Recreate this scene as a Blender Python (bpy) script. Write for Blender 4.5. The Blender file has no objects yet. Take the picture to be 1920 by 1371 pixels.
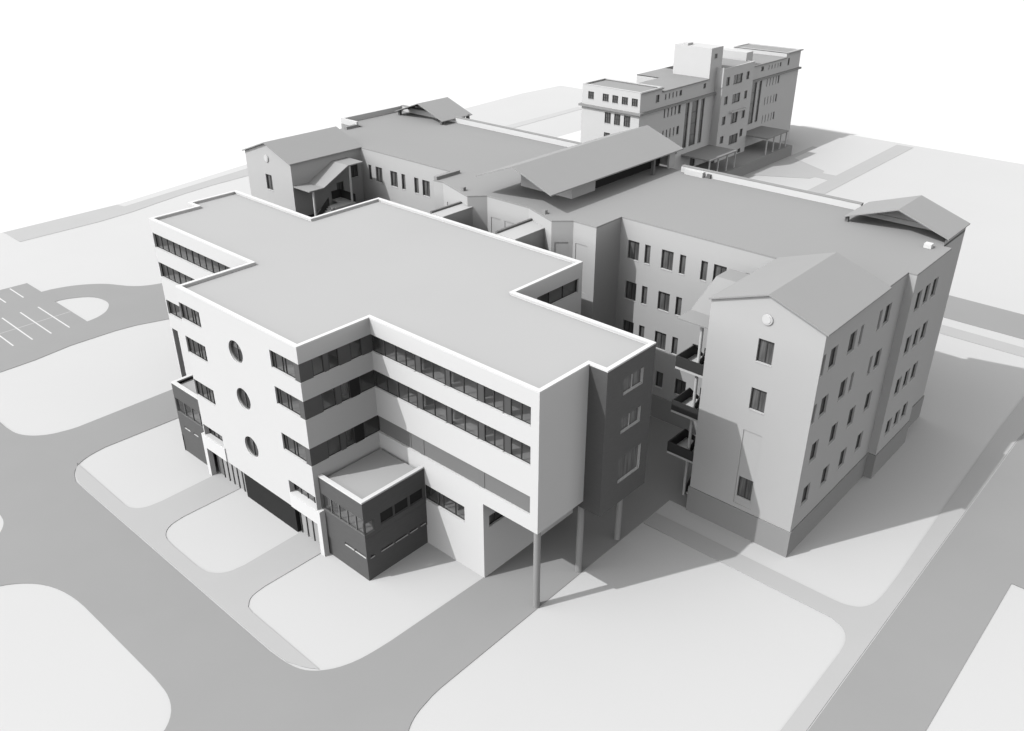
import bpy, bmesh, math, random
from mathutils import Vector, Matrix
from mathutils.geometry import tessellate_polygon
R = math.radians
rng = random.Random(7)
scene = bpy.context.scene

# ------------------------------------------------------------------ camera
cam_d = bpy.data.cameras.new("camera"); cam = bpy.data.objects.new("camera", cam_d)
scene.collection.objects.link(cam); scene.camera = cam
YAW, PIT, ROL = 2.3046989, 0.4936106, -0.0011339
fwd = Vector((math.cos(PIT)*math.cos(YAW), math.cos(PIT)*math.sin(YAW), -math.sin(PIT)))
rt = Vector((math.sin(YAW), -math.cos(YAW), 0)); up = rt.cross(fwd)
rt2 = rt*math.cos(ROL)+up*math.sin(ROL); up2 = -rt*math.sin(ROL)+up*math.cos(ROL)
m = Matrix((rt2, up2, -fwd)).transposed().to_4x4(); m.translation = (66.0013, -24.8462, 37.7385)
cam.matrix_world = m
cam_d.sensor_fit = 'HORIZONTAL'; cam_d.sensor_width = 36.0
cam_d.lens = 1657.187/1920*36.0
cam_d.clip_start = 0.5; cam_d.clip_end = 6000

# ------------------------------------------------------------------ light
SD = Vector((0.428, 0.815, -1.0)).normalized()          # travel direction of the sunlight
elev = math.asin(-SD.z); az = math.atan2(-SD.x, -SD.y)  # bearing of the sun
world = bpy.data.worlds.new("World"); scene.world = world; world.use_nodes = True
wn = world.node_tree; wn.nodes.clear()
sky = wn.nodes.new('ShaderNodeTexSky'); sky.sky_type = 'NISHITA'; sky.sun_disc = False
sky.sun_elevation = elev; sky.sun_rotation = az
bw = wn.nodes.new('ShaderNodeRGBToBW'); bg = wn.nodes.new('ShaderNodeBackground'); wo = wn.nodes.new('ShaderNodeOutputWorld')
bg.inputs['Strength'].default_value = 0.15
wn.links.new(sky.outputs[0], bw.inputs[0]); wn.links.new(bw.outputs[0], bg.inputs[0]); wn.links.new(bg.outputs[0], wo.inputs[0])
sun_d = bpy.data.lights.new("sun", 'SUN'); sun_d.energy = 1.25; sun_d.angle = R(0.5); sun_d.color = (1, 1, 1)
sun = bpy.data.objects.new("sun", sun_d); scene.collection.objects.link(sun)
sun.rotation_euler = SD.to_track_quat('-Z', 'Y').to_euler()
vs = scene.view_settings
vs.view_transform = 'Standard'; vs.look = 'None'; vs.gamma = 1; vs.exposure = 0.68
scene.cycles.max_bounces = 8; scene.cycles.diffuse_bounces = 0; scene.cycles.transparent_max_bounces = 12

# ------------------------------------------------------------------ materials
def mat(name, v, rough=0.8, spec=0.3, var=0.03, scale=0.35, bump=0.0, streak=None):
    mt = bpy.data.materials.new(name); mt.use_nodes = True; nt = mt.node_tree
    p = nt.nodes['Principled BSDF']; p.inputs['Roughness'].default_value = rough
    p.inputs['Specular IOR Level'].default_value = spec
    tc = nt.nodes.new('ShaderNodeTexCoord'); n = nt.nodes.new('ShaderNodeTexNoise')
    n.inputs['Scale'].default_value = scale; n.inputs['Detail'].default_value = 4
    src = tc.outputs['Object']
    if streak:
        mp = nt.nodes.new('ShaderNodeMapping'); mp.inputs['Scale'].default_value = streak
        nt.links.new(src, mp.inputs[0]); src = mp.outputs[0]
    nt.links.new(src, n.inputs['Vector'])
    cr = nt.nodes.new('ShaderNodeMapRange')
    cr.inputs['From Min'].default_value = .25; cr.inputs['From Max'].default_value = .75
    cr.inputs['To Min'].default_value = v*(1-var); cr.inputs['To Max'].default_value = min(.97, v*(1+var))
    nt.links.new(n.outputs['Fac'], cr.inputs['Value'])
    nt.links.new(cr.outputs[0], p.inputs['Base Color'])
    if bump:
        n2 = nt.nodes.new('ShaderNodeTexNoise'); n2.inputs['Scale'].default_value = 6; n2.inputs['Detail'].default_value = 6
        nt.links.new(tc.outputs['Object'], n2.inputs['Vector'])
        b = nt.nodes.new('ShaderNodeBump'); b.inputs['Strength'].default_value = bump; b.inputs['Distance'].default_value = .02
        nt.links.new(n2.outputs['Fac'], b.inputs['Height']); nt.links.new(b.outputs[0], p.inputs['Normal'])
    return mt
def glass(name, tint, veil=(.13, .30)):
    mt = bpy.data.materials.new(name); mt.use_nodes = True; nt = mt.node_tree; nt.nodes.clear()
    out = nt.nodes.new('ShaderNodeOutputMaterial'); mx = nt.nodes.new('ShaderNodeMixShader')
    tr = nt.nodes.new('ShaderNodeBsdfTransparent'); tr.inputs[0].default_value = (tint,)*3+(1,)
    g = nt.nodes.new('ShaderNodeBsdfGlossy'); g.inputs['Color'].default_value = (.9, .9, .9, 1); g.inputs['Roughness'].default_value = .03
    lw = nt.nodes.new('ShaderNodeLayerWeight'); lw.inputs['Blend'].default_value = .5
    pw = nt.nodes.new('ShaderNodeMath'); pw.operation = 'POWER'; pw.inputs[1].default_value = 3.0
    ma = nt.nodes.new('ShaderNodeMath'); ma.operation = 'MULTIPLY_ADD'; ma.inputs[1].default_value = .6; ma.inputs[2].default_value = .04
    nt.links.new(lw.outputs['Facing'], pw.inputs[0]); nt.links.new(pw.outputs[0], ma.inputs[0]); nt.links.new(ma.outputs[0], mx.inputs[0]); nt.links.new(tr.outputs[0], mx.inputs[1]); nt.links.new(g.outputs[0], mx.inputs[2])
    df = nt.nodes.new('ShaderNodeBsdfDiffuse'); df.inputs[0].default_value = (veil[1],)*3+(1,)
    m2 = nt.nodes.new('ShaderNodeMixShader'); m2.inputs[0].default_value = veil[0]
    nt.links.new(mx.outputs[0], m2.inputs[1]); nt.links.new(df.outputs[0], m2.inputs[2]); nt.links.new(m2.outputs[0], out.inputs[0])
    return mt
M = dict(
    ground=mat('ground_white', .95, var=.01), lawn=mat('pale_lawn', .75, var=.015, scale=.05, bump=.15),
    asphalt=mat('grey_asphalt', .41, var=.02, scale=.2, bump=.1), pave=mat('pale_paving', .60, var=.015, scale=.3),
    farpave=mat('light_paving', .68, var=.015), line=mat('white_marking', .85), linegrey=mat('grey_marking', .6),
    white=mat('white_render', .85, var=.008, scale=.2), roofw=mat('front_roof_sheet', .575, var=.012, scale=.15),
    cap=mat('white_coping', .93, var=.005), dark=mat('dark_cladding', .135, var=.06, scale=2.0, rough=.6, streak=(1, 1, 6)),
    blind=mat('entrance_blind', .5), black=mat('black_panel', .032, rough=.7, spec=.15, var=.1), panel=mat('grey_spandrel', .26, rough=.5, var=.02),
    ppanel=mat('pier_panel', .12, rough=.5, var=.02), dpanel=mat('dark_spandrel', .14, rough=.5, var=.05), frame=mat('dark_frame', .07, rough=.5), sill=mat('pale_sill', .80), oldsill=mat('grey_sill', .72),
    old=mat('grey_render', .62, var=.012, scale=.3), oldroof=mat('old_roof_sheet', .415, var=.012, scale=.12),
    gable=mat('gable_roof_sheet', .43, var=.01), plinth=mat('grey_plinth', .40, var=.02), soffit=mat('dark_soffit', .20),
    steel=mat('grey_column', .40, rough=.5), balus=mat('dark_balustrade', .07, rough=.6), tread=mat('pale_concrete', .8),
    inner=mat('interior_wall', .4), floor=mat('interior_floor', .75), rear=mat('pale_rear_render', .79, var=.012),
    rearroof=mat('rear_roof_sheet', .42), curtain=mat('window_curtain', .15, rough=.25, spec=.5, var=.55, scale=1.0, streak=(9, 1, .5)),
    mull=mat('grey_mullion', .22, rough=.5), lightframe=mat('light_frame', .75), glass=glass('clear_glass', .62), dglass=glass('dark_glass', .35))

# ------------------------------------------------------------------ mesh helpers
class B:
    """collects faces, builds one mesh"""
    def __init__(s): s.v = []; s.f = []; s.mi = []; s.mats = []
    def _m(s, m):
        if m not in s.mats: s.mats.append(m)
        return s.mats.index(m)
    def face(s, pts, m=None):
        i = len(s.v); s.v += [tuple(p) for p in pts]; s.f.append(list(range(i, i+len(pts)))); s.mi.append(s._m(m))
    def box(s, a, b, m=None):
        x0, y0, z0 = [min(p, q) for p, q in zip(a, b)]; x1, y1, z1 = [max(p, q) for p, q in zip(a, b)]
        P = [(x0,y0,z0),(x1,y0,z0),(x1,y1,z0),(x0,y1,z0),(x0,y0,z1),(x1,y0,z1),(x1,y1,z1),(x0,y1,z1)]
        for q in ((0,3,2,1),(4,5,6,7),(0,1,5,4),(1,2,6,5),(2,3,7,6),(3,0,4,7)): s.face([P[k] for k in q], m)
    def prism(s, poly, z0, z1, m=None, top=True, bot=True):
        n = len(poly)
        for i in range(n):
            a, b = poly[i], poly[(i+1) % n]
            s.face([(a[0],a[1],z0),(b[0],b[1],z0),(b[0],b[1],z1),(a[0],a[1],z1)], m)
        tris = tessellate_polygon([[Vector((p[0], p[1], 0)) for p in poly]])
        for t in tris:
            tp = [poly[k] for k in t]
            ar = (tp[1][0]-tp[0][0])*(tp[2][1]-tp[0][1])-(tp[2][0]-tp[0][0])*(tp[1][1]-tp[0][1])
            if ar < 0: tp.reverse()
            if top: s.face([(p[0],p[1],z1) for p in tp], m)
            if bot: s.face([(p[0],p[1],z0) for p in reversed(tp)], m)
    def slab(s, pts, t, m=None):
        """planar polygon in 3D (ccw from above) thickened downwards"""
        lo = [(p[0],p[1],p[2]-t) for p in pts]; n = len(pts)
        s.face(pts, m); s.face(list(reversed(lo)), m)
        for i in range(n):
            j = (i+1) % n; s.face([lo[i], lo[j], pts[j], pts[i]], m)
    def cyl(s, c, r, z0, z1, m=None, n=20):
        ring = [(c[0]+r*math.cos(2*math.pi*k/n), c[1]+r*math.sin(2*math.pi*k/n)) for k in range(n)]
        s.prism(ring, z0, z1, m)
    def mesh(s, name, default):
        me = bpy.data.meshes.new(name); me.from_pydata(s.v, [], s.f)
        for mm in s.mats: me.materials.append(M[mm] if mm else M[default])
        for p, k in zip(me.polygons, s.mi): p.material_index = k
        bm = bmesh.new(); bm.from_mesh(me); bmesh.ops.remove_doubles(bm, verts=bm.verts, dist=1e-4); bm.to_mesh(me); bm.free()
        return me
    def obj(s, name, default='white', parent=None, **tags):
        o = bpy.data.objects.new(name, s.mesh(name, default)); scene.collection.objects.link(o)
        if parent: o.parent = parent
        for k, v in tags.items(): o[k] = v
        return o
BASE = []
def thing(name, label, cat, loc, group=None):
    o = bpy.data.objects.new(name, None); scene.collection.objects.link(o); o.empty_display_size = 1
    o['label'] = label; o['category'] = cat
    if group: o['group'] = group
    BASE.append((o, loc)); return o
def region(name, outer, holes, z0, z1, m, kind='structure', **tags):
    """extruded ground sheet with holes (2-D filled curve turned into a mesh)"""
    cu = bpy.data.curves.new(name, 'CURVE'); cu.dimensions = '2D'; cu.fill_mode = 'BOTH'; cu.extrude = (z1-z0)/2
    for poly in [outer]+holes:
        sp = cu.splines.new('POLY'); sp.points.add(len(poly)-1)
        for p, q in zip(sp.points, poly): p.co = (q[0], q[1], 0, 1)
        sp.use_cyclic_u = True
    t = bpy.data.objects.new('tmp', cu); scene.collection.objects.link(t)
    dg = bpy.context.evaluated_depsgraph_get(); me = bpy.data.meshes.new_from_object(t.evaluated_get(dg))
    bpy.data.objects.remove(t); bpy.data.curves.remove(cu)
    me.materials.clear(); me.materials.append(M[m])
    me.transform(Matrix.Translation((0, 0, (z0+z1)/2)))
    o = bpy.data.objects.new(name, me); scene.collection.objects.link(o); o['kind'] = kind
    for k, v in tags.items(): o[k] = v
    return o
def inset(poly, d):
    n = len(poly); out = []
    for i in range(n):
        p0, p1, p2 = Vector(poly[i-1]), Vector(poly[i]), Vector(poly[(i+1) % n])
        e1 = (p1-p0).normalized(); e2 = (p2-p1).normalized()
        n1 = Vector((-e1.y, e1.x)); n2 = Vector((-e2.y, e2.x)); b = (n1+n2)
        b = b/ b.length_squared*2
        out.append(tuple(p1+b*d))
    return out
def ring(Bm, poly, w, z0, z1, m=None):
    q = inset(poly, w); n = len(poly)
    for i in range(n):
        j = (i+1) % n; a, b, c, d = poly[i], poly[j], q[j], q[i]
        Bm.face([(*a,z1),(*b,z1),(*c,z1),(*d,z1)], m); Bm.face([(*d,z0),(*c,z0),(*b,z0),(*a,z0)], m)
        Bm.face([(*a,z0),(*b,z0),(*b,z1),(*a,z1)], m); Bm.face([(*c,z0),(*d,z0),(*d,z1),(*c,z1)], m)

def frm(P, Q):
    P = Vector(P); Q = Vector(Q); d = (Q-P); L = d.length; d = d/L; return P, d, Vector((-d.y, d.x)), L
def facade(Bm, P, Q, z0, z1, ops=(), m=None, d=.25, rm=None):
    """wall skin from P to Q (outside on the right hand), openings (s0,s1,z0,z1[,'round'|depth])"""
    P, t, n, L = frm(P, Q)
    def W(s, y, z): return (P.x+t.x*s+n.x*y, P.y+t.y*s+n.y*y, z)
    xs = sorted({0., L}|{min(max(o[k], 0), L) for o in ops for k in (0, 1)}); zs = sorted({z0, z1}|{min(max(o[k], z0), z1) for o in ops for k in (2, 3)})
    for i in range(len(xs)-1):
        for j in range(len(zs)-1):
            cx, cz = (xs[i]+xs[i+1])/2, (zs[j]+zs[j+1])/2
            if any(o[0] < cx < o[1] and o[2] < cz < o[3] for o in ops): continue
            Bm.face([W(xs[i],0,zs[j]), W(xs[i+1],0,zs[j]), W(xs[i+1],0,zs[j+1]), W(xs[i],0,zs[j+1])], m)
    for o in ops:
        a, b, c, e = o[:4]; dd = d; k = rm or m
        if len(o) > 4 and isinstance(o[4], dict):      # opening that runs round a corner: no side reveal there
            sa, sb = o[4]['sill']
            Bm.face([W(sa,0,c), W(sa,dd,c), W(sb,dd,c), W(sb,0,c)], k); Bm.face([W(sa,0,e), W(sb,0,e), W(sb,dd,e), W(sa,dd,e)], k)
            if a > 0: Bm.face([W(a,0,c), W(a,0,e), W(a,dd,e), W(a,dd,c)], k)
            if b < L: Bm.face([W(b,0,c), W(b,dd,c), W(b,dd,e), W(b,0,e)], k)
            continue
        if len(o) > 4 and o[4] == 'round':
            cx, cz, r = (a+b)/2, (c+e)/2, (b-a)/2-.005; N = 40
            C = [(cx+r*math.cos(2*math.pi*q/N), cz+r*math.sin(2*math.pi*q/N)) for q in range(N)]
            h = (b-a)/2
            S = []
            for q in range(N):
                x, y = math.cos(2*math.pi*q/N), math.sin(2*math.pi*q/N); f = h/max(abs(x), abs(y)); S.append((cx+x*f, cz+y*f))
            for q in range(N):
                w = (q+1) % N
                Bm.face([W(C[q][0],0,C[q][1]), W(S[q][0],0,S[q][1]), W(S[w][0],0,S[w][1]), W(C[w][0],0,C[w][1])], m)
                Bm.face([W(C[q][0],0,C[q][1]), W(C[w][0],0,C[w][1]), W(C[w][0],dd,C[w][1]), W(C[q][0],dd,C[q][1])], k)
            continue
        if len(o) > 4: dd = o[4]
        Bm.face([W(a,0,c), W(a,dd,c), W(b,dd,c), W(b,0,c)], k); Bm.face([W(a,0,e), W(b,0,e), W(b,dd,e), W(a,dd,e)], k)
        Bm.face([W(a,0,c), W(a,0,e), W(a,dd,e), W(a,dd,c)], k); Bm.face([W(b,0,c), W(b,dd,c), W(b,dd,e), W(b,0,e)], k)
        if len(o) > 5: Bm.face([W(a,dd,c), W(b,dd,c), W(b,dd,e), W(a,dd,e)], o[5] or m)
cache = {}
def window(parent, P, Q, s0, s1, z0, z1, mull=(), style='old', d=.25, rails=(), name='window'):
    """frame+mullions+sill as one mesh, the pane as its child; copies share their meshes"""
    P, t, n, L = frm(P, Q); w = round(s1-s0, 3); h = round(z1-z0, 3)
    key = (w, h, tuple(mull), style, d, tuple(rails), name)
    fw = {'old': .045, 'front': .05, 'far': .06, 'annex': .04}.get(style, .05)
    if key not in cache:
        b = B(); y0, y1 = d-.07, d+.01
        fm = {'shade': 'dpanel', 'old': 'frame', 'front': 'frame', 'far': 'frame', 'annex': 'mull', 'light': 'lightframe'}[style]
        b.box((0, y0, 0), (fw, y1, h), fm); b.box((w-fw, y0, 0), (w, y1, h), fm)
        b.box((fw, y0, h-fw), (w-fw, y1, h), fm); b.box((fw, y0, 0), (w-fw, y1, fw), fm)
        for q in mull: b.box((q-fw*.6, y0+.01, fw), (q+fw*.6, y1, h-fw), fm)
        for q in rails: b.box((fw, y0+.012, q-fw*.5), (w-fw, y1-.002, q+fw*.5), fm)
        if style in ('old', 'far'): b.box((-.01, -.03, -.02), (w+.01, y0, .03), 'oldsill')
        if style in ('front', 'annex'): b.box((.003, .003, .002), (w-.003, y0, .05), 'sill' if style == 'front' or name == 'slit_window' else 'mull')
        p = B(); p.face([(fw, d-.02, fw), (w-fw, d-.02, fw), (w-fw, d-.02, h-fw), (fw, d-.02, h-fw)])
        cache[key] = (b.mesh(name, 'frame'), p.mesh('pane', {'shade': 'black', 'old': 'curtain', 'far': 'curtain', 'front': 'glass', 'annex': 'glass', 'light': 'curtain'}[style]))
    fme, pme = cache[key]
    o = bpy.data.objects.new(name, fme); scene.collection.objects.link(o); o.parent = parent
    o.location = (P.x+t.x*s0, P.y+t.y*s0, z0); o.rotation_euler = (0, 0, math.atan2(t.y, t.x))
    c = bpy.data.objects.new('pane', pme); scene.collection.objects.link(c); c.parent = o
    return o
def quadpanel(parent, P, Q, s0, s1, z0, z1, y, m, name='panel', t_=.04):
    P, t, n, L = frm(P, Q); b = B(); b.box((0, 0, 0), (s1-s0, t_, z1-z0))
    o = b.obj(name, m, parent); o.location = (P.x+t.x*s0+n.x*y, P.y+t.y*s0+n.y*y, z0); o.rotation_euler = (0, 0, math.atan2(t.y, t.x)); return o

# ================================================================== GROUND
b = B(); b.prism([(-3000,-3000),(3000,-3000),(3000,3000),(-3000,3000)], -.6, -.35); b.obj('ground', 'ground', kind='structure')
b = B(); b.prism([(-52,-60),(95,-60),(95,129.1),(-59.7,130.6),(-60.4,118.6),(-59.1,100.5),(-56.3,48.6),(-52.1,25.7)], -.34, 0); b.obj('lawn', 'lawn', kind='structure')
def smooth(pts, closed=False, it=2):
    for _ in range(it):
        out = []; n = len(pts)
        for i in range(n if closed else n-1):
            a, c = pts[i], pts[(i+1) % n]
            out += [(a[0]*.75+c[0]*.25, a[1]*.75+c[1]*.25), (a[0]*.25+c[0]*.75, a[1]*.25+c[1]*.75)]
        pts = out if closed else [pts[0]]+out+[pts[-1]]
    return pts
H = .035
SW = [(14,-45)]+smooth([(13.9,-20),(14.2,-16.4),(15.0,-14.6),(16.6,-13.2),(19,-12.5),(22.5,-12.45)])+smooth([(28.5,-12.4),(30.4,-12.5),(31.8,-13.2),(32.6,-14.6),(32.8,-17)])+[(32.8,-45)]
WS = [(-50,-12.3)]+smooth([(6,-12.3),(7.9,-12.3),(9.0,-12.7),(9.9,-13.6),(10.2,-15)])+[(10.2,-45),(-50,-45)]
roadpoly = ([(-51.9,-59),(94,-59),(94,-7),(61,-7),(61,26.7),(94,26.8),(94,33),(61,33),(61,128.6),(56.55,128.6),(56.55,72),(55.6,70.2),(54,69.65),(26,69.65),(26,63.65),(52,63.65)]
    + smooth([(54.3,63.3),(56,61.8),(56.5,59.5)], it=1)+[(56.55,57),(56.55,-3.5)]+smooth([(56.5,-4.5),(55.8,-6.3),(54,-7.05)])+[(44.6,-7.1)]
    + smooth([(43.4,-6.95),(41.9,-6.2),(41.0,-4.9),(40.7,-3.2)])+[(40.65,-2.5),(40.62,19.8),(42.0,19.8),(42.0,28.3),(31.3,28.3),(31.3,14.2),(36.3,14.2),(36.4,5.4)]
    + smooth([(36.1,-2.0),(36.0,-3.2),(35.8,-4.4),(35.3,-5.6),(34.4,-6.6),(33.2,-7.0),(31.5,-7.12)])+[(8.6,-7.12)]
    + smooth([(7.4,-7.08),(6.2,-6.7),(5.3,-5.9),(4.85,-4.9),(4.65,-3.6)])+[(4.9,2.6),(4.95,5.5),(.25,5.5),(.2,-3.6)]
    + smooth([(.1,-4.2),(-.3,-5.6),(-1.2,-6.7),(-2.4,-7.35),(-4,-7.5)])+[(-14,-7.52),(-51.9,-7.52)])
region('road', roadpoly, [SW, WS], .004, H, 'asphalt')
island = smooth([(-25.75,5.9),(-25.75,6.4),(-25.4,7.4),(-24.6,8.6),(-23.6,9.25),(-22.3,9.5),(-21.2,9.4),(-20.2,8.9),(-19.3,8.1),(-18.75,7.1),(-18.55,6.1),(-18.55,5.85)], it=1)
island = [(-25.75,5.87)]+island[1:-1]+[(-18.55,5.87)]
park = [(-34,-7.48),(-33,5.95),(-29.4,5.98)]+smooth([(-29.3,7.0),(-28.8,8.6),(-27.9,10.1),(-26.5,11.6),(-25.0,12.4),(-24,12.95),(-23.1,13.7),(-22.5,14.6),(-22.1,15.6)])+[(-21.8,18),(-10,18),(-12.2,13.2),(-13.1,11.4),(-14.1,8.6),(-14.4,6.7),(-14.5,2.4),(-14.0,-1.1),(-13.9,-7.48)]
region('parking_area', park, [island], .004, H, 'asphalt')
b = B()
for y in (4.08, 2.31, .54, -1.23, -3.0, -4.77): b.box((-25.7, y-.07, H-.01), (-18.45, y+.07, H+.005))
for y in (4.08, 2.31, .54, -1.23): b.box((-32.8, y-.07, H-.01), (-29.3, y+.07, H+.005))
b.obj('road_marking', 'line', kind='structure')
b = B(); b.box((-22.16, -6.5, H-.01), (-22.04, 5.8, H+.003)); b.obj('road_marking', 'linegrey', kind='structure')
# pavement in front of the new building, with its two entrance paths
lawnB = [(17.0,1.2)]+smooth([(16.93,-4.0),(17.1,-5.2),(17.9,-5.95),(19.2,-6.05)])+smooth([(22.2,-6.05),(23.3,-5.9),(24.1,-5.2),(24.3,-4.0)])+[(24.25,1.2)]
pave1 = [(5.05,-5.95)]+smooth([(5.35,-6.0),(6.2,-6.6),(7.4,-6.97),(8.6,-7.02)])+[(31.5,-7.02)]+smooth([(33.0,-6.92),(34.1,-6.5),(34.75,-6.05)])+[(28.3,-6.03)]+smooth([(27.7,-5.95),(27.05,-5.4),(26.92,-4.3)])+[(27.0,1.2),(14.15,1.2)]+smooth([(14.2,-4.1),(14.05,-5.3),(13.4,-5.95),(12.6,-6.05)])
region('pavement', pave1, [lawnB], .004, H, 'pave')
pave2 = [(40.72,16.45),(53.0,16.5)]+smooth([(54.0,16.5),(54.9,16.2),(55.4,15.4),(55.5,14.2)])+[(55.5,-6.3),(56.48,-4.2),(56.48,58.5)]+smooth([(56.2,60.3),(55,61.5),(53,61.75)],it=1)+[(26,61.8),(26,59.7),(53.6,59.7)]+smooth([(54.4,59.3),(54.85,58.4),(54.9,57)],it=1)+[(54.95,45),(55.2,33)]+smooth([(55.5,23),(55.5,19.8),(55.1,18.6),(54.2,18.05),(53.2,18.0)])+[(40.72,17.95)]
region('pavement', pave2, [], .004, H, 'pave')
region('path', [(-51.9,10.8),(-46.9,10.8),(-46.9,21),(-47.5,25.6),(-48.6,30),(-49.6,34.5),(-50.3,39.3),(-50.7,46),(-51.4,58),(-55.4,58),(-54.2,47.5),(-50.5,25.9),(-52.0,25.6)], [], .004, .03, 'pave')
region('path', [(-43.3,88),(-41,88),(-41.4,105.8),(-41.6,116),(-43.4,116)], [], .004, .03, 'farpave')
region('path', [(17.8,69.8),(17.55,128.5),(14.75,128.5),(15,104.2),(12.9,104.1),(12.6,105.4),(5.75,109.3),(5.6,118),(4.7,118),(4.7,82),(5.7,82),(5.8,96.3),(12.7,100.2),(12.9,101.5),(15.1,101.3),(15.2,69.8)], [], .004, .03, 'pave')
region('terrace', [(-31,86),(-10.4,86),(-10.4,112),(-31,112)], [], .004, .03, 'ground')

# ================================================================== FRONT BUILDING
FB = thing('office_building', 'white four-storey flat-roofed block with ribbon windows, round windows and dark stair block on columns', 'building', (20, 10, 0))
RZ = 15.0
poly = [(0,5.62),(14,5.62),(14,0),(27.15,0),(27.15,5.33),(40.7,5.33),(40.7,9.5),(41.95,9.5),(41.95,14.12),(31.15,14.12),(31.15,21.15),(9.4,21.2),(9.4,14.3),(-1.35,14.35),(-1.35,9.75),(0,9.75)]
F1=((0,5.62),(14,5.62)); F2=((14,0),(27.15,0)); F3=((27.15,0),(27.15,5.33)); F4=((27.15,5.33),(40.7,5.33)); F5=((40.7,5.33),(40.7,9.5)); F6=((40.7,9.5),(41.95,9.5)); F7=((41.95,9.5),(41.95,14.12)); F8=((31.15,14.12),(31.15,21.15)); U=((36.46,5.33),(36.46,14.12))
rows = [(12.65,13.87),(10.12,11.4),(6.8,8.08)]
w = B(); wt = RZ-.1
f1 = [(.12,13.9,a-.08,c-.03) for a, c in rows]+[(.15,1.05,.003,5.45,.9)]
facade(w, *F1, 0, wt, f1)
f2 = [(.02,2.5,a,c) for a, c in rows]+[(10.28,14,a,c,{'sill':(10.28,12.95)}) for a, c in rows]+[(6.35-.78,6.35+.78,z-.78,z+.78,'round') for z in (12.35,8.93,5.25)]+[(.1,2.55,3.48,4.45,.45),(10.3,13.1,3.48,4.5,.45)]
facade(w, *F2, 2.4, wt, f2, d=.2)
facade(w, *F3, 0, wt, [(-1,6,a,c,{'sill':(0,5.53)}) for a, c in rows], d=.2)
f4 = [(-1,12.97,a,c,{'sill':(0,12.97)}) for a, c in rows]
facade(w, *F4, 5.73, wt, f4, d=.2)
f4b = [(4.1,7.72,3.45,4.7)]
facade(w, (27.15,5.33), (36.46,5.33), 0, 5.73, f4b)
facade(w, *F5, 5.73, wt)
facade(w, (31.15,14.12), (31.15,21.15), 0, wt, [(2.2,6.65,a,c) for a, c in ((12.78,13.87),(10.1,11.3),(6.8,8.0))])
facade(w, *U, 0, 5.73, [(.5,1.9,3.65,4.55)])
for a, c, zb in (((36.46,14.12),(31.15,14.12),0),((31.15,21.15),(9.4,21.2),0),((9.4,21.2),(9.4,14.3),0),((9.4,14.3),(-1.35,14.35),0),((-1.35,14.35),(-1.35,9.75),0),((0,9.75),(0,5.62),0),((14,5.62),(14,0),2.4)):
    facade(w, a, c, zb, wt)
facade(w, (-1.35,9.75), (0,9.75), 0, wt, [(.15,1.2,13.0,14.6)])
facade(w, (41.95,14.12), (36.46,14.12), 5.2, wt)
# undersides
w.face([(36.46,5.33,5.73),(36.46,9.5,5.73),(40.7,9.5,5.73),(40.7,5.33,5.73)]); w.face([(14,0,2.4),(14,.5,2.4),(27.15,.5,2.4),(27.15,0,2.4)])
w.obj('wall', 'white', FB)
w = B(); facade(w, *F6, 5.2, wt); facade(w, *F7, 5.2, wt, [(1.6,3.52,12.78,13.85),(1.6,3.52,10.22,11.28),(1.63,3.86,6.72,8.5)], d=.18, rm='sill')
w.face([(36.46,9.5,5.2),(36.46,14.12,5.2),(41.95,14.12,5.2),(41.95,9.5,5.2)]); w.face([(36.46,9.5,5.2),(40.7,9.5,5.2),(40.7,9.5,5.73),(36.46,9.5,5.73)])
w.obj('stair_block_wall', 'dark', FB)
for (a, c) in ((12.78,13.85),(10.22,11.28)): window(FB, *F7, 1.6, 3.52, a, c, (.96,), 'light', .18)
window(FB, *F7, 1.63, 3.86, 6.72, 8.5, (), 'light', .18)
# roof
w = B(); w.prism(inset(poly, .25), 14.6, 14.78); w.obj('roof', 'roofw', FB)
w = B(); ring(w, poly, .28, 14.9, RZ); ring(w, inset(poly, .03), .22, 14.6, 14.9); w.obj('parapet', 'cap', FB)
# floors and inner core seen through the glass
w = B(); ip = inset(poly, .3)
for z in (12.4, 9.87, 6.53): w.prism(ip, z, z+.22)
w.prism([(27.5,.6),(27.5,5.7),(36.1,5.7),(36.1,13.8),(9.7,13.8),(9.7,6),(14.3,6),(14.3,.6)], 3.18, 3.4)
w.prism([(p[0],p[1]) for p in inset(poly,.35)], 14.4, 14.58)
w.obj('floor_slab', 'floor', FB)
w = B()
for bx in (((2,9.2),(30,9.6)), ((30.4,9.2),(38.5,9.6)), ((17,3.6),(17.3,9)), ((24,3.6),(24.3,9)), ((15,3.4),(26.5,3.6)), ((31,6),(31.15,9)), ((36,6),(36.15,9)), ((33.5,6),(33.62,9)), ((7,7),(7.15,9)), ((38,10.5),(38.3,13.8)), ((28.3,13),(28.6,20.8))):
    for z0, z1 in ((3.41,6.52),(6.76,9.86),(10.1,12.39),(12.63,14.39)):
        if z0 < 4 and bx[1][0] > 36: continue
        w.box((*bx[0], z0), (*bx[1], z1))
w.obj('interior_wall', 'inner', FB)
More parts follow.
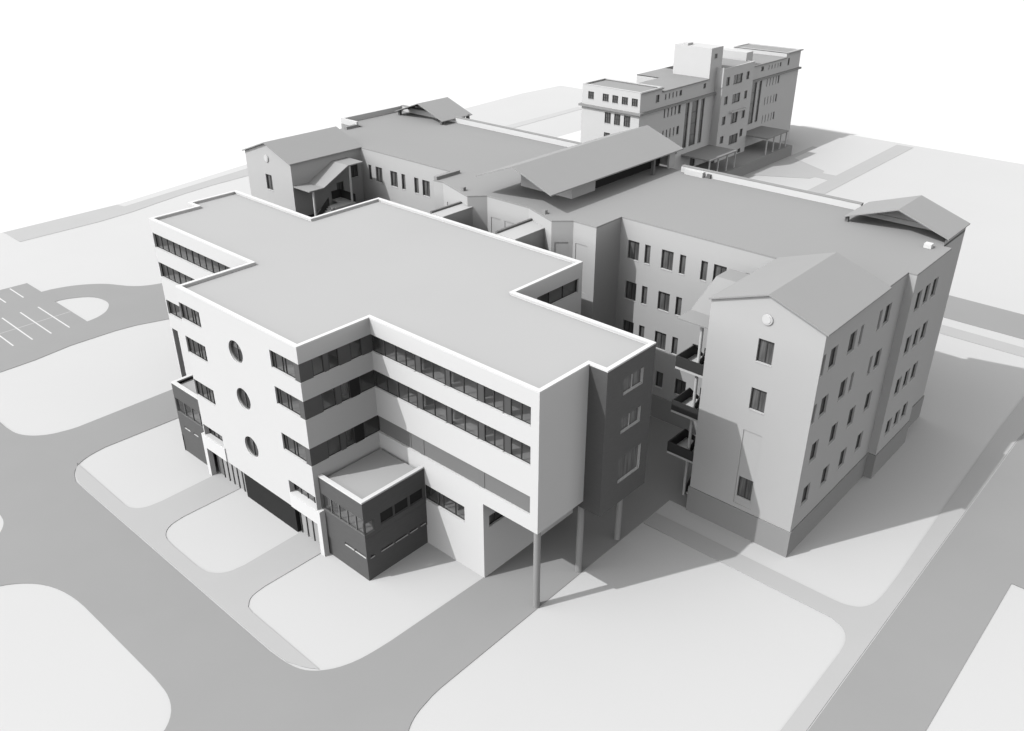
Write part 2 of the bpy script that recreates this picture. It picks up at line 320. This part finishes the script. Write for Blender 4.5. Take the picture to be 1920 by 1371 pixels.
# ribbon windows
for k, (a, c) in enumerate(rows):
    n = 15
    for q in range(5): window(FB, *F1, .12+q*2.756, .12+(q+1)*2.756, a-.08, c-.03, (.92, 1.84), 'front', .22)
    window(FB, *F2, .02, 2.5, a, c, (.62,1.3,1.62,2.1), 'front', .17)
    window(FB, *F2, 10.28, 12.62, a, c, (.3,1.05,1.36), 'front', .17)
    quadpanel(FB, *F2, 12.62, 13.12, a, c, .03, 'dpanel', 'corner_panel')
    # shaded return facade: panels and windows alternate
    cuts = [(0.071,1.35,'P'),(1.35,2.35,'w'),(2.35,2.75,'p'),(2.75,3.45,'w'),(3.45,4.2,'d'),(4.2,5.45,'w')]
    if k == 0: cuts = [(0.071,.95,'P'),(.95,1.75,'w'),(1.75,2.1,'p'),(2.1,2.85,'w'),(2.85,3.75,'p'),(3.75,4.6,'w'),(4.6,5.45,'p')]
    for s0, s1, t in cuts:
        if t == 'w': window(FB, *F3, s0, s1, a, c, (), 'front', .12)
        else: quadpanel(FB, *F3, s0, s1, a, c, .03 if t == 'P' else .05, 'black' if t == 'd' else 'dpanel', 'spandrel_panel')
    if k < 2:
        for s0, s1, mu in ((-.02,2.1,(1.1,)),(2.1,3.85,(.9,)),(4.3,6.38,(1.04,)),(6.76,8.95,(1.1,)),(9.42,10.93,(.76,)),(11.42,12.95,(.78,))): window(FB, *F4, s0, s1, a, c, mu, 'front', .17)
        for s0, s1 in ((3.85,4.3),(6.38,6.76),(8.95,9.42),(10.93,11.42)): quadpanel(FB, *F4, s0, s1, a, c, .13, 'ppanel', 'spandrel_panel')
    else:
        for s0, s1 in ((-.02,2.98),(3.02,3.78),(4.2,8.85),(9.35,12.95)): quadpanel(FB, *F4, s0, s1, a, c, .14, 'panel', 'spandrel_panel')
        for s0, s1 in ((3.78,4.2),(8.85,9.35)): quadpanel(FB, *F4, s0, s1, a, c, .11, 'panel', 'spandrel_panel')
window(FB, (27.15,5.33), (36.46,5.33), 4.1, 5.25, 3.45, 4.7, (), 'front', .22)
window(FB, (27.15,5.33), (36.46,5.33), 5.25, 7.72, 3.45, 4.7, (.42,1.5), 'front', .22)
window(FB, *U, .5, 1.9, 3.65, 4.55, (.7,), 'front', .22)
for a, c in ((12.78,13.87),(10.1,11.3),(6.8,8.0)): window(FB, *F8, 2.2, 6.65, a, c, (1.4,2.9), 'front', .22)
window(FB, *F2, .1, 2.55, 3.5, 4.45, (.6,1.2,1.8), 'front', .42); window(FB, *F2, 10.3, 13.1, 3.45, 4.5, (.7,1.4,2.1), 'front', .42)
for z in (12.35, 8.93, 5.25):
    b = B(); N = 40; r0, r1 = .775, .70
    for q in range(N):
        A0, A1 = 2*math.pi*q/N, 2*math.pi*(q+1)/N
        pt = lambda r, A, y: (20.35+r*math.cos(A), y, z+r*math.sin(A))
        b.face([pt(r0,A0,.12), pt(r0,A1,.12), pt(r1,A1,.12), pt(r1,A0,.12)]); b.face([pt(r1,A0,.12), pt(r1,A1,.12), pt(r1,A1,.2), pt(r1,A0,.2)])
    b.box((20.33,.13,z-.69), (20.37,.19,z+.69))
    o = b.obj('round_window', 'mull', FB)
    p = B(); p.face([(20.35+.77*math.cos(2*math.pi*q/N), .19, z+.77*math.sin(2*math.pi*q/N)) for q in range(N)]); p.obj('pane', 'glass', o)
# ground floor behind the overhang: dark panel and the two glazed entrances
G0 = ((14,.5),(27.15,.5))
quadpanel(FB, *G0, 4.2, 10.12, 0, 2.4, -.25, 'black', 'dark_panel', .3)
w = B(); w.box((14.0,.7,0), (27.15,.9,2.4)); w.obj('recess_wall', 'mull', FB)
for s0, s1, n in ((1.0, 4.17, 5), (10.35, 13.0, 4)):
    for q in range(n):
        ww = (s1-s0)/n
        b = B(); b.box((0,0,0), (.07,.1,2.36), 'frame'); b.box((.07,.06,0), (ww,.09,2.36), 'blind')
        o = b.obj('glass_door', 'blind', FB); o.location = (14+s0+q*ww, .42, .03)
quadpanel(FB, *G0, .1, .98, 0, 2.4, .02, 'panel', 'side_panel')
for x0, x1, px in ((13.68,16.7,13.68),(24.3,27.45,27.05)):
    b = B(); b.box((x0,-.07,2.43), (x1,.44,3.52)); b.box((px,-.07,0), (px+.4,.31,2.43)); b.obj('entrance_frame', 'cap', FB)
# columns
for (x, y, zt) in ((40.45,5.62,5.73),(40.4,9.75,5.2),(40.33,13.95,5.2)):
    b = B(); b.cyl((x, y), .21, 0, zt, n=28); b.obj('column', 'steel', FB)
# dark annexes
def annex(x0, x1, y0, y1, side):
    a = B(); zz = 6.0
    ay = [(.15,x1-x0-.02,3.55,4.75)]; ax = [(.05,.78,3.55,4.42),(1.28,2.38,3.7,4.55),(2.42,3.6,3.7,4.55),(3.68,4.85,3.7,4.55)]
    lo = [(2.05,2.95,1.75,2.0),(3.02,4.08,1.75,2.0)]; lx = [(.28,.64,1.64,1.9),(1.15,2.2,1.64,1.86),(2.3,3.35,1.64,1.86),(3.5,4.2,1.64,1.86),(4.4,4.9,1.64,1.86)]
    if not side: lo = [(.7,1.5,2.3,2.5),(2.0,2.6,2.3,2.5)]
    facade(a, (x0,y0), (x1,y0), 1.5, zz-.08, ay+lo, d=.15); facade(a, (x0+.0,y0+.06), (x1-.06,y0+.06), 0, 1.5)
    a.face([(x0,y0,1.5),(x0,y0+.06,1.5),(x1,y0+.06,1.5),(x1,y0,1.5)])
    if side:
        facade(a, (x1,y0), (x1,y1), 1.5, zz-.08, ax+lx, d=.15); facade(a, (x1-.06,y0+.06), (x1-.06,y1), 0, 1.5)
        a.face([(x1,y0,1.5),(x1-.06,y0,1.5),(x1-.06,y1,1.5),(x1,y1,1.5)])
        a.box((x1-.002,y0,3.24),(x1+.012,y1,3.3)); 
    else: facade(a, (x0,y1), (x0,y0), 0, zz-.08)
    o = a.obj('annex', 'dark', FB)
    a = B(); q = [(x0,y0),(x1,y0),(x1,y1),(x0,y1)]
    a.prism(inset(q,.2), 5.6, 5.72); a.obj('annex_roof', 'roofw', o)
    a = B(); a.box((x0,y0,5.92),(x1,y0+.28,6.03))
    if side: a.box((x1-.28,y0+.28,5.92),(x1,y1,6.03)); a.box((x1-.24,y0+.2,5.6),(x1-.02,y1,5.92)); a.box((x0,y0+.02,5.6),(x1-.24,y0+.24,5.92))
    else: a.box((x0,y0+.28,5.92),(x0+.28,y1,6.03)); a.box((x0+.02,y0+.02,5.6),(x1,y0+.24,5.92))
    a.obj('parapet', 'cap', o)
    a = B(); a.box((x0+.3,y0+.35,2.9),(x1-.3,y1,3.05)); a.obj('floor_slab', 'floor', o)
    n = 5 if side else 4
    for k in range(n):
        L = (x1-x0-.17)/n; window(o, (x0,y0), (x1,y0), .15+k*L, .15+(k+1)*L, 3.55, 4.75, (), 'annex', .12)
    for s0, s1, a0, a1 in lo: window(o, (x0,y0), (x1,y0), s0, s1, a0, a1, (), 'annex', .12, name='slit_window')
    if side:
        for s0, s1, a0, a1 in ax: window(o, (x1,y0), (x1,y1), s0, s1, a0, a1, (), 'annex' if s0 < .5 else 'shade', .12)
        for s0, s1, a0, a1 in lx: window(o, (x1,y0), (x1,y1), s0, s1, a0, a1, (), 'annex', .12, name='slit_window')
annex(27.2, 31.38, .32, 5.325, True)
annex(9.6, 13.995, .36, 5.615, False)

# ================================================================== FOOTBRIDGES
for nm, (x0, x1) in (('left', (15.75, 17.4)), ('right', (22.85, 24.75))):
    t = thing('footbridge', {'left': 'pale flat-roofed footbridge between the two buildings, the one nearer the far left wing', 'right': 'pale flat-roofed footbridge between the two buildings, the one nearer the right courtyard'}[nm], 'footbridge', (x0, 22, 11.6), 'footbridges linking the white block to the grey building')
    ye = 25.3 if nm == 'right' else 24.6
    if nm == 'left': x1 = 17.1
    b = B(); b.box((x0, 21.2, 11.6), (x1, ye, 14.98)); b.obj('enclosure', 'old', t)
    b = B(); b.box((x0-.06, 21.2, 14.98), (x0+.14, ye-.02, 15.2)); b.obj('parapet', 'mull', t)
    b = B(); b.box((x0+.14, 21.2, 14.982), (x1+.05, ye-.02, 15.06)); b.obj('roof', 'farpave', t)

# ================================================================== OLD BUILDING
OB = thing('grey_building', 'grey four-storey building with large flat roof, gabled wings and a long central gable roof', 'building', (20, 35, 0))
E = 15.95
W0=((42.12,19.7),(49.45,19.7)); W1=((49.45,19.7),(49.45,31.78)); W2=((50.02,31.8),(50.02,38.2)); W3=((49.45,38.2),(49.45,42.8))
CY=((29.14,28.45),(42.12,28.45)); CX=((29.14,25.3),(29.14,28.45)); LC=((-1.8,28.45),(11.5,28.45)); LW=((-9.05,20.4),(-1.8,20.4)); LX=((-1.8,20.4),(-1.8,28.45))
outl = [(-9.05,20.4),(-1.8,20.4),(-1.8,28.45),(11.5,28.45),(11.5,25.6),(12.5,25.75),(16.82,24.3),(17.95,25.45),(22.4,25.47),(25.77,24.2),(27.0,25.3),(29.14,25.3),(29.14,28.45),(42.12,28.45),(42.12,19.7),(49.45,19.7),(49.45,31.8),(50.02,31.8),(50.02,38.2),(49.45,38.2),(49.45,42.8),(42.1,42.8),(42.1,42.2),(-1.9,42.2),(-10.9,42.2),(-10.9,33.4),(-9.05,32)]
zp = 2.0
w = B()
def w1rows():
    o = []
    for z0, z1 in ((13.12,14.52),(9.88,11.25)): o += [(s0,s1,z0,z1) for s0, s1 in ((.12,.5),(1.15,2.1),(3.78,4.78),(5.35,5.78),(8.2,8.66),(9.2,10.15))]
    for z0, z1 in ((6.68,8.1),(3.42,4.85)): o += [(s0,s1,z0,z1) for s0, s1 in ((.98,1.92),(3.73,4.68),(6.42,7.38),(9.12,10.08))]
    return o
w1 = w1rows(); w2 = [(s0,s1,z0,z1) for z0, z1 in ((12.9,14.32),(9.6,11.0),(6.35,7.75),(3.1,4.38)) for s0, s1 in ((.98,1.9),(2.55,3.45),(4.0,4.98))]
niche = (3.26,4.52,2.32,7.95,.05,None)
w0 = [(3.38,4.4,12.82,14.38),(3.38,4.4,9.5,11.05)]
cy = [(s0,s1,z0,z1) for z0, z1 in ((12.77,14.3),(9.42,10.95),(6.12,7.6)) for s0, s1 in ((.74,1.76),(2.28,2.78),(3.78,4.8),(5.36,5.86),(7.15,7.68),(8.18,9.2),(10.6,11.6))]+[(s0,s1,2.78,4.18) for s0, s1 in ((.9,1.7),(2.28,2.78),(4.2,4.84),(6.0,6.95),(8.2,9.0))]
lc = [(s0+.3,s1+.3,z0,z1) for z0, z1 in ((12.95,14.45),(9.55,11.05)) for s0, s1 in ((.78,1.22),(1.85,2.8),(3.98,4.96),(5.55,6.06),(7.3,7.88),(8.4,9.38))]
lw = [(3.0,4.0,12.75,14.25),(3.0,4.0,9.45,11.0),(3.0,4.0,6.1,7.6)]; lx = [(6.68,7.62,13.15,14.53),(4.9,5.75,11.2,13.1)]
ops = {0: lw, 1: lx, 2: lc, 12: cy, 15: w1, 17: w2}
pan = lambda a, b_, c, d_: (a, b_, c, d_, .05, None)
ops2 = {5: [pan(.7,1.7,11,14.4)], 7: [pan(.4,1.45,11,14.25), pan(1.9,2.9,11,14.25)], 9: [pan(.25,1.3,10.4,14.25)], 10: [pan(.25,1.35,10.4,14.25)]}
n = len(outl)
for i in range(n):
    a, c = outl[i], outl[(i+1) % n]
    top = E-.12
    if i == 14:                                     # gable end with blind niche: shallow niche drawn as a recessed panel with its window
        facade(w, a, c, zp, top, [(3.38,4.4,12.82,14.38),(3.38,4.4,9.5,11.05),(3.26,4.52,2.32,7.95,.05)])
        # niche back wall with the lower window
        P, t, nn, L = frm(a, c); off = (P+nn*.05+t*3.26, P+nn*.05+t*4.52)
        facade(w, off[0], off[1], 2.32, 7.95, [(.13,1.14,2.86,4.45)], d=.2)
        continue
    facade(w, a, c, zp, top, list(ops.get(i, []))+ops2.get(i, []), d=.25)
# gables
for (x0, x1, y, pk) in ((42.12,49.45,19.7,17.2),(-9.05,-1.8,20.4,17.2)):
    cx = (x0+x1)/2; w.face([(x0,y,E-.12),(x1,y,E-.12),(x1,y,E),(cx,y,pk),(x0,y,E)])
    for x in (x0, x1): w.face([(x,y,E-.12),(x,28.45,E-.12),(x,28.45,E),(x,y,E)])
    yb = 28.5; w.face([(x1,yb,E),(x0,yb,E),(cx,yb,pk)])
w.face([(49.45,38.3,E-.12),(49.45,42.8,E-.12),(49.45,42.8,16.35),(49.45,38.3,16.35)])
w.obj('wall', 'old', OB)
w = B(); po = [tuple(p) for p in inset(outl, -.07)]
w.prism(po, 0, zp-.02); w.obj('plinth', 'plinth', OB)
for fac, lst, dd in ((LW,lw,.25),(LX,lx,.25),(LC,lc,.25),(CY,cy,.25),(W1,w1,.25),(W2,w2,.25)):
    for s0, s1, a, c in lst: window(OB, *fac, s0, s1, a, c, ((s1-s0)/2,) if s1-s0 > .7 else (), 'old', dd-.05)
for a, c in ((12.82,14.38),(9.5,11.05)): window(OB, *W0, 3.38, 4.4, a, c, (.51,), 'old', .2)
window(OB, (42.12,19.75), (49.45,19.75), 3.39, 4.4, 2.86, 4.45, (.51,), 'old', .15)
# flat roof, split round the gabled wings
w = B()
main = [(-1.8,28.45),(11.5,28.45),(11.5,25.6),(12.5,25.75),(16.82,24.3),(17.95,25.45),(22.4,25.47),(25.77,24.2),(27.0,25.3),(29.14,25.3),(29.14,28.45),(42.12,28.45),(49.45,28.45),(49.45,31.8),(50.02,31.8),(50.02,38.2),(49.45,38.2),(49.45,42.8),(42.1,42.8),(42.1,42.2),(-10.9,42.2),(-10.9,33.4),(-9.05,32),(-9.05,28.45)]
w.prism(main, E-.12, E); w.obj('flat_roof', 'oldroof', OB)
def gable(x0, x1, y0, y1, ze, zr, t=.10, name='gable_roof', ov=.0):
    cx = (x0+x1)/2; b = B()
    b.slab([(x0,y0,ze),(cx,y0,zr),(cx,y1,zr),(x0,y1,ze)], t); b.slab([(cx,y0,zr),(x1,y0,ze),(x1,y1,ze),(cx,y1,zr)], t)
    return b.obj(name, 'gable', OB)
gable(41.98, 49.62, 19.55, 28.55, 15.97, 17.33); gable(-9.25, -1.6, 20.2, 28.6, 15.97, 17.33)
# raised open roofs over the stair heads and the long central one
g1 = gable(42.1, 49.62, 38.5, 43.0, 16.4, 17.72, .08, 'raised_gable_roof')
b = B()
for x, y in ((42.25,38.8),): b.box((x-.12,y-.12,E), (x+.12,y+.12,16.3))
b.obj('post', 'soffit', g1)
b = B(); b.box((42.3,40.9,E), (49.4,41.1,16.3)); b.face([(42.6,41.0,16.3),(49.2,41.0,16.3),(45.86,41.0,17.5)]); b.obj('gable_infill', 'old', g1)
b = B(); b.box((48.5,37.0,E), (49.0,37.5,E+.3)); b.obj('roof_hatch', 'cap', OB)
g2 = gable(-9.6, -2.1, 39.8, 44.3, 16.4, 17.72, .08, 'raised_gable_roof')
for x, y in ((-9.2,40.2),(-2.5,40.1),(-2.3,43.8)):
    b = B(); b.box((x-.14,y-.14,E-.2), (x+.14,y+.14,16.45)); b.obj('post', 'soffit', g2)
b = B(); b.box((-9.0,42.21,E-1), (-2.5,43.6,16.35)); b.face([(-9.3,42.3,16.36),(-2.4,42.3,16.36),(-5.85,42.3,17.6)]); b.obj('gable_infill', 'old', g2)
g3 = gable(17.0, 24.9, 25.13, 43.5, 17.5, 18.95, .10, 'central_gable_roof')
b = B(); b.box((18.2,29.3,E), (23.6,32.4,17.62)); b.face([(18.2,29.3,17.62),(23.6,29.3,17.62),(23.6,29.3,17.8),(20.95,29.3,18.75),(18.2,29.3,17.8)]); b.face([(23.6,29.3,17.62),(23.6,32.4,17.62),(23.6,32.4,17.75),(23.6,29.3,17.75)]); b.obj('roof_cabin', 'old', g3)
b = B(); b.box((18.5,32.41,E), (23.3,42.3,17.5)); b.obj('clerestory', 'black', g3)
for x, y in ((24.6,39.3),(17.3,39.3)):
    b = B(); b.box((x-.13,y-.13,E), (x+.13,y+.13,17.45)); b.obj('post', 'soffit', g3)
b = B(); b.box((17.5,42.7,E), (24.5,42.9,17.45)); b.box((24.35,41.9,E), (24.55,42.7,17.4)); b.obj('end_wall', 'old', g3)
# rear parapet with white face
b = B()
b.box((-10.9,41.75,E), (17.2,42.2,16.42)); b.box((-10.9,41.82,16.42), (17.2,42.25,16.5), 'plinth')
b.box((-10.9,33.4,E), (-10.65,41.75,16.5)); b.box((-10.65,33.4,E), (-8.3,33.65,16.5))
b.obj('parapet', 'white', OB)
b = B(); b.box((25.9,41.75,E), (42.0,42.2,16.42)); b.box((25.9,41.82,16.42), (42.0,42.25,16.5), 'plinth'); b.box((26.5,41.35,E),(28.3,41.75,16.4)); b.obj('parapet', 'white', OB)
b = B(); b.box((28.6,41.55,E), (28.95,41.75,16.3)); b.box((-9.6,33.66,E),(-8.0,33.75,E+.12)); b.obj('roof_vent', 'soffit', OB)
b = B(); b.box((11.45,25.7,E), (11.8,28.5,E+.28)); b.obj('upstand', 'plinth', OB)
b = B(); b.box((-8.6,32.0,E), (-8.2,33.5,E+.28)); b.obj('upstand', 'plinth', OB)
for x, y in ((24.2,24.95),(15.4,25.0)):
    b = B(); b.box((x,y,E), (x+.3,y+.3,E+.3)); b.obj('roof_vent', 'plinth', OB)
# round medallions
for (x, y, z) in ((45.88,19.7,15.72),(-5.5,20.4,15.8)):
    b = B(); N = 32
    for r0, y0 in ((.34, .08),(.24,.11)):
        R0 = [(x+r0*math.cos(2*math.pi*k/N), y-y0, z+r0*math.sin(2*math.pi*k/N)) for k in range(N)]; R1 = [(p[0], y+.01, p[2]) for p in R0]
        b.face(R0)
        for k in range(N): b.face([R0[k], R1[k], R1[(k+1) % N], R0[(k+1) % N]])
    b.obj('medallion', 'rear', OB)

# external staircases in the two courtyards
def staircase(xin, xout, y0, zlo, zhi, post_x, post2_x=None):
    """xin: side at the wing wall, xout: free side"""
    sgn = 1 if xout > xin else -1; xm = (xin+xout)/2; x0, x1 = min(xin,xout), max(xin,xout)
    b = B()
    lev = [3.3, 6.65, 10.0]; hl = 1.675; xm = xin+(xout-xin)*.43; xe = xin+(xout-xin)*.1
    def bx(xa, xb, *r_): b.box((min(xa,xb), r_[0], r_[2]), (max(xa,xb), r_[1], r_[3]))
    for z in lev: bx(xm, xout, y0, y0+2.2, z-.16, z); bx(xe, xm, y0, y0+.6, z-.16, z)
    for z in [hl]+[l+hl for l in lev]: bx(xin, xm, y0+2.6, y0+5.0, z-.16, z); bx(xm, xout, y0+4.0, y0+5.0, z-.16, z)
    def flight(xa, xb, ya, yb, za, zb):
        n = 10
        for k in range(n):
            z = za+(zb-za)*(k+1)/n
            b.box((min(xa,xb), ya+(yb-ya)*k/n, z-.26), (max(xa,xb), ya+(yb-ya)*(k+1)/n, z-.001))
    L = [0]+lev
    for k in range(4):
        za = L[k]; zb = za+hl
        flight(xe, xm, y0+.6, y0+2.6, za, zb)
        if k < 3: flight(xm, xout, y0+4.0, y0+2.2, zb, L[k+1])
    st = b.obj('staircase', 'tread', OB)
    b = B(); hh = .78
    def railing(x, ya, yb, za, zb, h=hh):
        x2 = x-sgn*.07; v = [(x,ya,za-.2),(x,yb,zb-.2),(x,yb,zb+h),(x,ya,za+h)]; u = [(x2,p[1],p[2]) for p in v]
        b.face(v); b.face(list(reversed(u)))
        for q in range(4): b.face([v[q], u[q], u[(q+1) % 4], v[(q+1) % 4]])
    for z in lev:
        bx(xe, xout-sgn*.07, y0-.02, y0+.05, z+.02, z+hh); b.box((min(xe,xe+sgn*.06),y0+.05,z+.02), (max(xe,xe+sgn*.06),y0+.6,z+hh)); railing(xout, y0, y0+2.2, z+.2, z+.2, hh-.2)
    for k in range(4):
        za = L[k]; zb = za+hl
        railing(xm, y0+.6, y0+2.6, za, zb)
        railing(xout, y0+4.0, y0+5.0, zb+.2, zb+.2, hh-.2); bx(xin, xout-sgn*.08, y0+4.94, y0+5.0, zb+.02, zb+hh)
        if k < 3: railing(xout, y0+2.2, y0+4.0, L[k+1], zb)
    b.obj('balustrade', 'balus', st)
    for px, py in ((post_x, y0+.4), (xout-sgn*.25 if post2_x is None else post2_x, y0+4.7)):
        b = B(); b.cyl((px, py), .11, 0, zlo-.05 if py < y0+1 else zhi-.05, n=14); b.obj('post', 'rear', st)
    b = B(); t = .1; xo = xout+sgn*.12; xa, xb = min(xin,xo), max(xin,xo)
    pr = [(y0-.15,zlo),(y0+1.5,zlo),(y0+4.4,zhi),(y0+6.2,zhi)]
    for (ya, za), (yb, zb) in zip(pr, pr[1:]): b.slab([(xa,ya,za),(xb,ya,za),(xb,yb,zb),(xa,yb,zb)], t)
    b.obj('canopy', 'gable', st)
staircase(42.1, 39.55, 20.6, 13.55, 15.0, 41.0)
staircase(.6, -1.78, 20.6, 13.85, 15.3, .42, .42)

# ================================================================== REAR BUILDING
RB = thing('rear_building', 'tall pale long building with square tower behind the grey building, far right background', 'building', (-5, 97, 0))
FS=((-10.2,74.1),(-.6,74.1)); 
w = B()
fs = [(s0,s1,12.57,13.6) for s0, s1 in ((1.03,2.0),(3.48,4.5),(5.1,6.05),(6.65,7.64),(8.25,9.22))]+[(s0,s1,z0,z1) for z0, z1 in ((9.73,11.25),(7.0,8.5)) for s0, s1 in ((3.98,5.0),(5.56,6.58),(7.15,8.2))]
facade(w, (-10.2,74.1), (-.6,74.1), 0, 14.4, fs, d=.2)
nar = [(80.0,80.3),(80.9,81.2),(81.8,82.1),(82.7,83.0),(83.55,84.2)]
fe = [(a-74.1,c-74.1,z0,z1) for z0, z1 in ((12.65,13.4),(10.2,11.4),(7.3,8.5),(4.5,5.7)) for a, c in nar]
tall = [(a-74.1,c-74.1,4.95,11.35) for a, c in ((85.5,86.5),(87.2,88.9),(89.6,90.6))]
sm = [(3.65,4.5,12.6,13.6),(15.7,16.4,12.72,13.42),(13.9,15.3,1.7,3.3)]
facade(w, (-.6,74.1), (-.6,79.2), 0, 14.4, [o for o in sm if o[1] < 5], d=.2)
facade(w, (-.6,79.2), (-.6,93.1), 0, 13.95, [(o[0]-5.1,o[1]-5.1,o[2],o[3]) for o in fe+tall+sm if o[0] > 5.1], d=.2)
blk = [(.95,1.95,z0,z1) for z0, z1 in ((12.6,13.85),(9.9,11.1),(6.95,8.2),(4.2,5.3))]+[(3.1,5.7,12.5,13.9),(3.3,5.6,9.75,11.1),(3.6,5.5,6.7,8.35),(3.7,6.3,3.5,4.95)]+[(6.8,7.7,z0,z1) for z0, z1 in ((12.75,13.9),(9.9,11.1),(7.0,8.2),(4.2,5.4),(1.7,2.35))]
facade(w, (.6,93.1), (.6,102.1), 0, 15.1, blk, d=.2)
facade(w, (-.6,93.1), (.6,93.1), 0, 15.1); facade(w, (.6,102.1), (-.6,102.1), 0, 15.1)
nn_ = [(109.15,109.4),(110.15,110.4),(111.15,111.4),(112.15,112.4),(112.9,113.4)]
fn = [(a-102.1,c-102.1,z0,z1) for z0, z1 in ((12.85,13.5),(10.25,11.45),(7.35,8.6),(4.5,5.75)) for a, c in nn_]+[(2.4,3.9,5.1,11.45),(4.6,5.5,5.1,11.45),(4.6,5.5,12.9,13.6)]
facade(w, (-.6,102.1), (-.6,114.9), 0, 14.05, fn, d=.2); facade(w, (-.6,114.9), (-.6,119.9), 0, 14.7, [(.7,1.3,12.7,13.8)], d=.2)
for a, c, z in (((-.6,119.9),(-10.2,119.9),14.7),((-10.2,119.9),(-10.2,114.9),14.7),((-10.2,114.9),(-6.3,114.9),14.7),((-6.3,114.9),(-6.3,105),14.05),((-10.2,94),(-10.2,87),13.95),((-10.2,87),(-6.3,87),13.95),((-6.3,87),(-6.3,79.2),13.95),((-6.3,79.2),(-10.2,79.2),14.4),((-10.2,79.2),(-10.2,74.1),14.4),((-6.3,105),(-10.2,105),14.05),((-10.2,105),(-10.2,94),13.95)): facade(w, a, c, 0, z)
w.face([(-6.3,79.2,13.95),(-.6,79.2,13.95),(-.6,79.2,14.4),(-6.3,79.2,14.4)]); w.face([(-6.3,114.9,14.05),(-.6,114.9,14.05),(-.6,114.9,14.7),(-6.3,114.9,14.7)])
# tower, middle block and roof house
for (x0, x1, y0, y1, z0, z1) in ((-6.7,-.58,91.1,94.3,13.9,18.05),(-6.2,-1.5,103.2,105.2,13.9,16.0)):
    w.prism([(x0,y0),(x1,y0),(x1,y1),(x0,y1)], z0, z1, top=True, bot=False)
w.box((-5.4,91.2,18.05),(-4.6,92.6,18.35))
w.box((-.6,93.0,12.5),(.62,93.1,15.3))
w.prism([(-6.2,94.3),(-.6,94.3),(-.6,93.15),(.55,93.15),(.55,102.05),(-6.2,102.05)], 14.9, 14.95)
w.obj('wall', 'rear', RB)
w = B()
w.prism([(-10.1,74.3),(-.8,74.3),(-.8,79.0),(-10.1,79.0)], 14.2, 14.28); w.prism([(-6.3,79.2),(-.6,79.2),(-.6,91.1),(-6.7,91.1),(-6.7,94.2),(-10.2,94.2),(-10.2,87),(-6.3,87)], 13.85, 13.952)
w.prism([(-6.1,94.4),(-.6,94.4),(-.5,93.25),(.45,93.25),(.45,102.0),(-6.1,102.0)], 14.95, 15.0); w.prism([(-6.3,105.2),(-.6,102.2),(-.6,114.9),(-6.3,114.9)], 13.9, 14.052)
w.prism([(-10.1,115.1),(-.8,115.1),(-.8,119.7),(-10.1,119.7)], 14.55, 14.62); w.obj('roof', 'rearroof', RB)
w = B(); ring(w, [(-10.2,74.1),(-.6,74.1),(-.6,79.2),(-10.2,79.2)], .2, 14.38, 14.5); w.obj('parapet', 'rear', RB)
w = B(); ring(w, [(-10.2,114.9),(-.6,114.9),(-.6,119.9),(-10.2,119.9)], .2, 14.6, 14.75); w.obj('parapet', 'rear', RB); w = B()
w.box((-.7,93.15,15.0),(.62,93.35,15.15)); w.box((.42,93.35,15.0),(.62,102.1,15.15)); w.obj('parapet', 'rear', RB)
w = B()
for q, z in (([(-10.55,73.75),(-.25,73.75),(-.25,93.0),(-.6,93.0),(-.6,74.1),(-10.2,74.1),(-10.2,80),(-10.55,80)], 11.55),([(-.6,102.2),(-.25,102.2),(-.25,120.25),(-8,120.25),(-8,119.9),(-.6,119.9)], 11.65)): w.prism(q, z, z+.28)
w.box((-.6,79.2,13.8),(-.4,91.0,13.96)); w.box((-.6,74.0,14.3),(-.35,79.2,14.44)); w.box((-.6,102.3,13.9),(-.4,114.9,14.06)); w.box((-.6,114.9,14.56),(-.3,120.1,14.72)); w.obj('cornice', 'plinth', RB)
for s0, s1, a, c in fs: window(RB, *FS, s0, s1, a, c, ((s1-s0)/3, 2*(s1-s0)/3), 'far', .18, ((c-a)*.5,))
for s0, s1, a, c in fe+sm:
    window(RB, (-.6,74.1), (-.6,120), s0, s1, a, c, (), 'far', .18)
for s0, s1, a, c in tall: window(RB, (-.6,74.1), (-.6,120), s0, s1, a, c, (), 'far', .18, (1.6,3.2,4.8))
for s0, s1, a, c in blk: window(RB, (.6,93.1), (.6,102.1), s0, s1, a, c, ((s1-s0)/2,) if s1-s0 > 1 else (), 'far', .18)
for s0, s1, a, c in fn: window(RB, (-.6,102.1), (-.6,120), s0, s1, a, c, (), 'far', .18, (1.6,3.2,4.8) if c-a > 3 else ())
window(RB, (-.6,114.9), (-.6,120), .7, 1.3, 12.7, 13.8, (), 'far', .18)
b = None; window(RB, (-.579,91.1), (-.579,94.3), 1.0, 1.6, 16.6, 17.2, (), 'far', .02)
w = B(); w.box((-.6,84.3,0), (4.6,110.5,1.6)); w.obj('podium', 'plinth', RB)
for y0, y1, posts in ((85.4,93.0,(85.6,88.0,90.5,92.8)),(102.2,109.2,(102.5,104.8,107.1,109.0))):
    b = B(); b.box((-.598,y0,3.95), (4.2,y1,4.15)); c = b.obj('entrance_canopy', 'plinth', RB)
    for y in posts: b = B(); b.box((3.95,y-.08,1.6), (4.12,y+.08,3.95)); b.obj('post', 'rear', c)
b = B(); b.box((.6,95.9,8.55), (1.15,100.2,8.68)); b.obj('window_hood', 'rear', RB)

# put every thing's Empty at its base (parts were built in world coordinates)
for o, loc in BASE:
    o.location = loc
    for c in o.children: c.location = Vector(c.location)-Vector(loc)
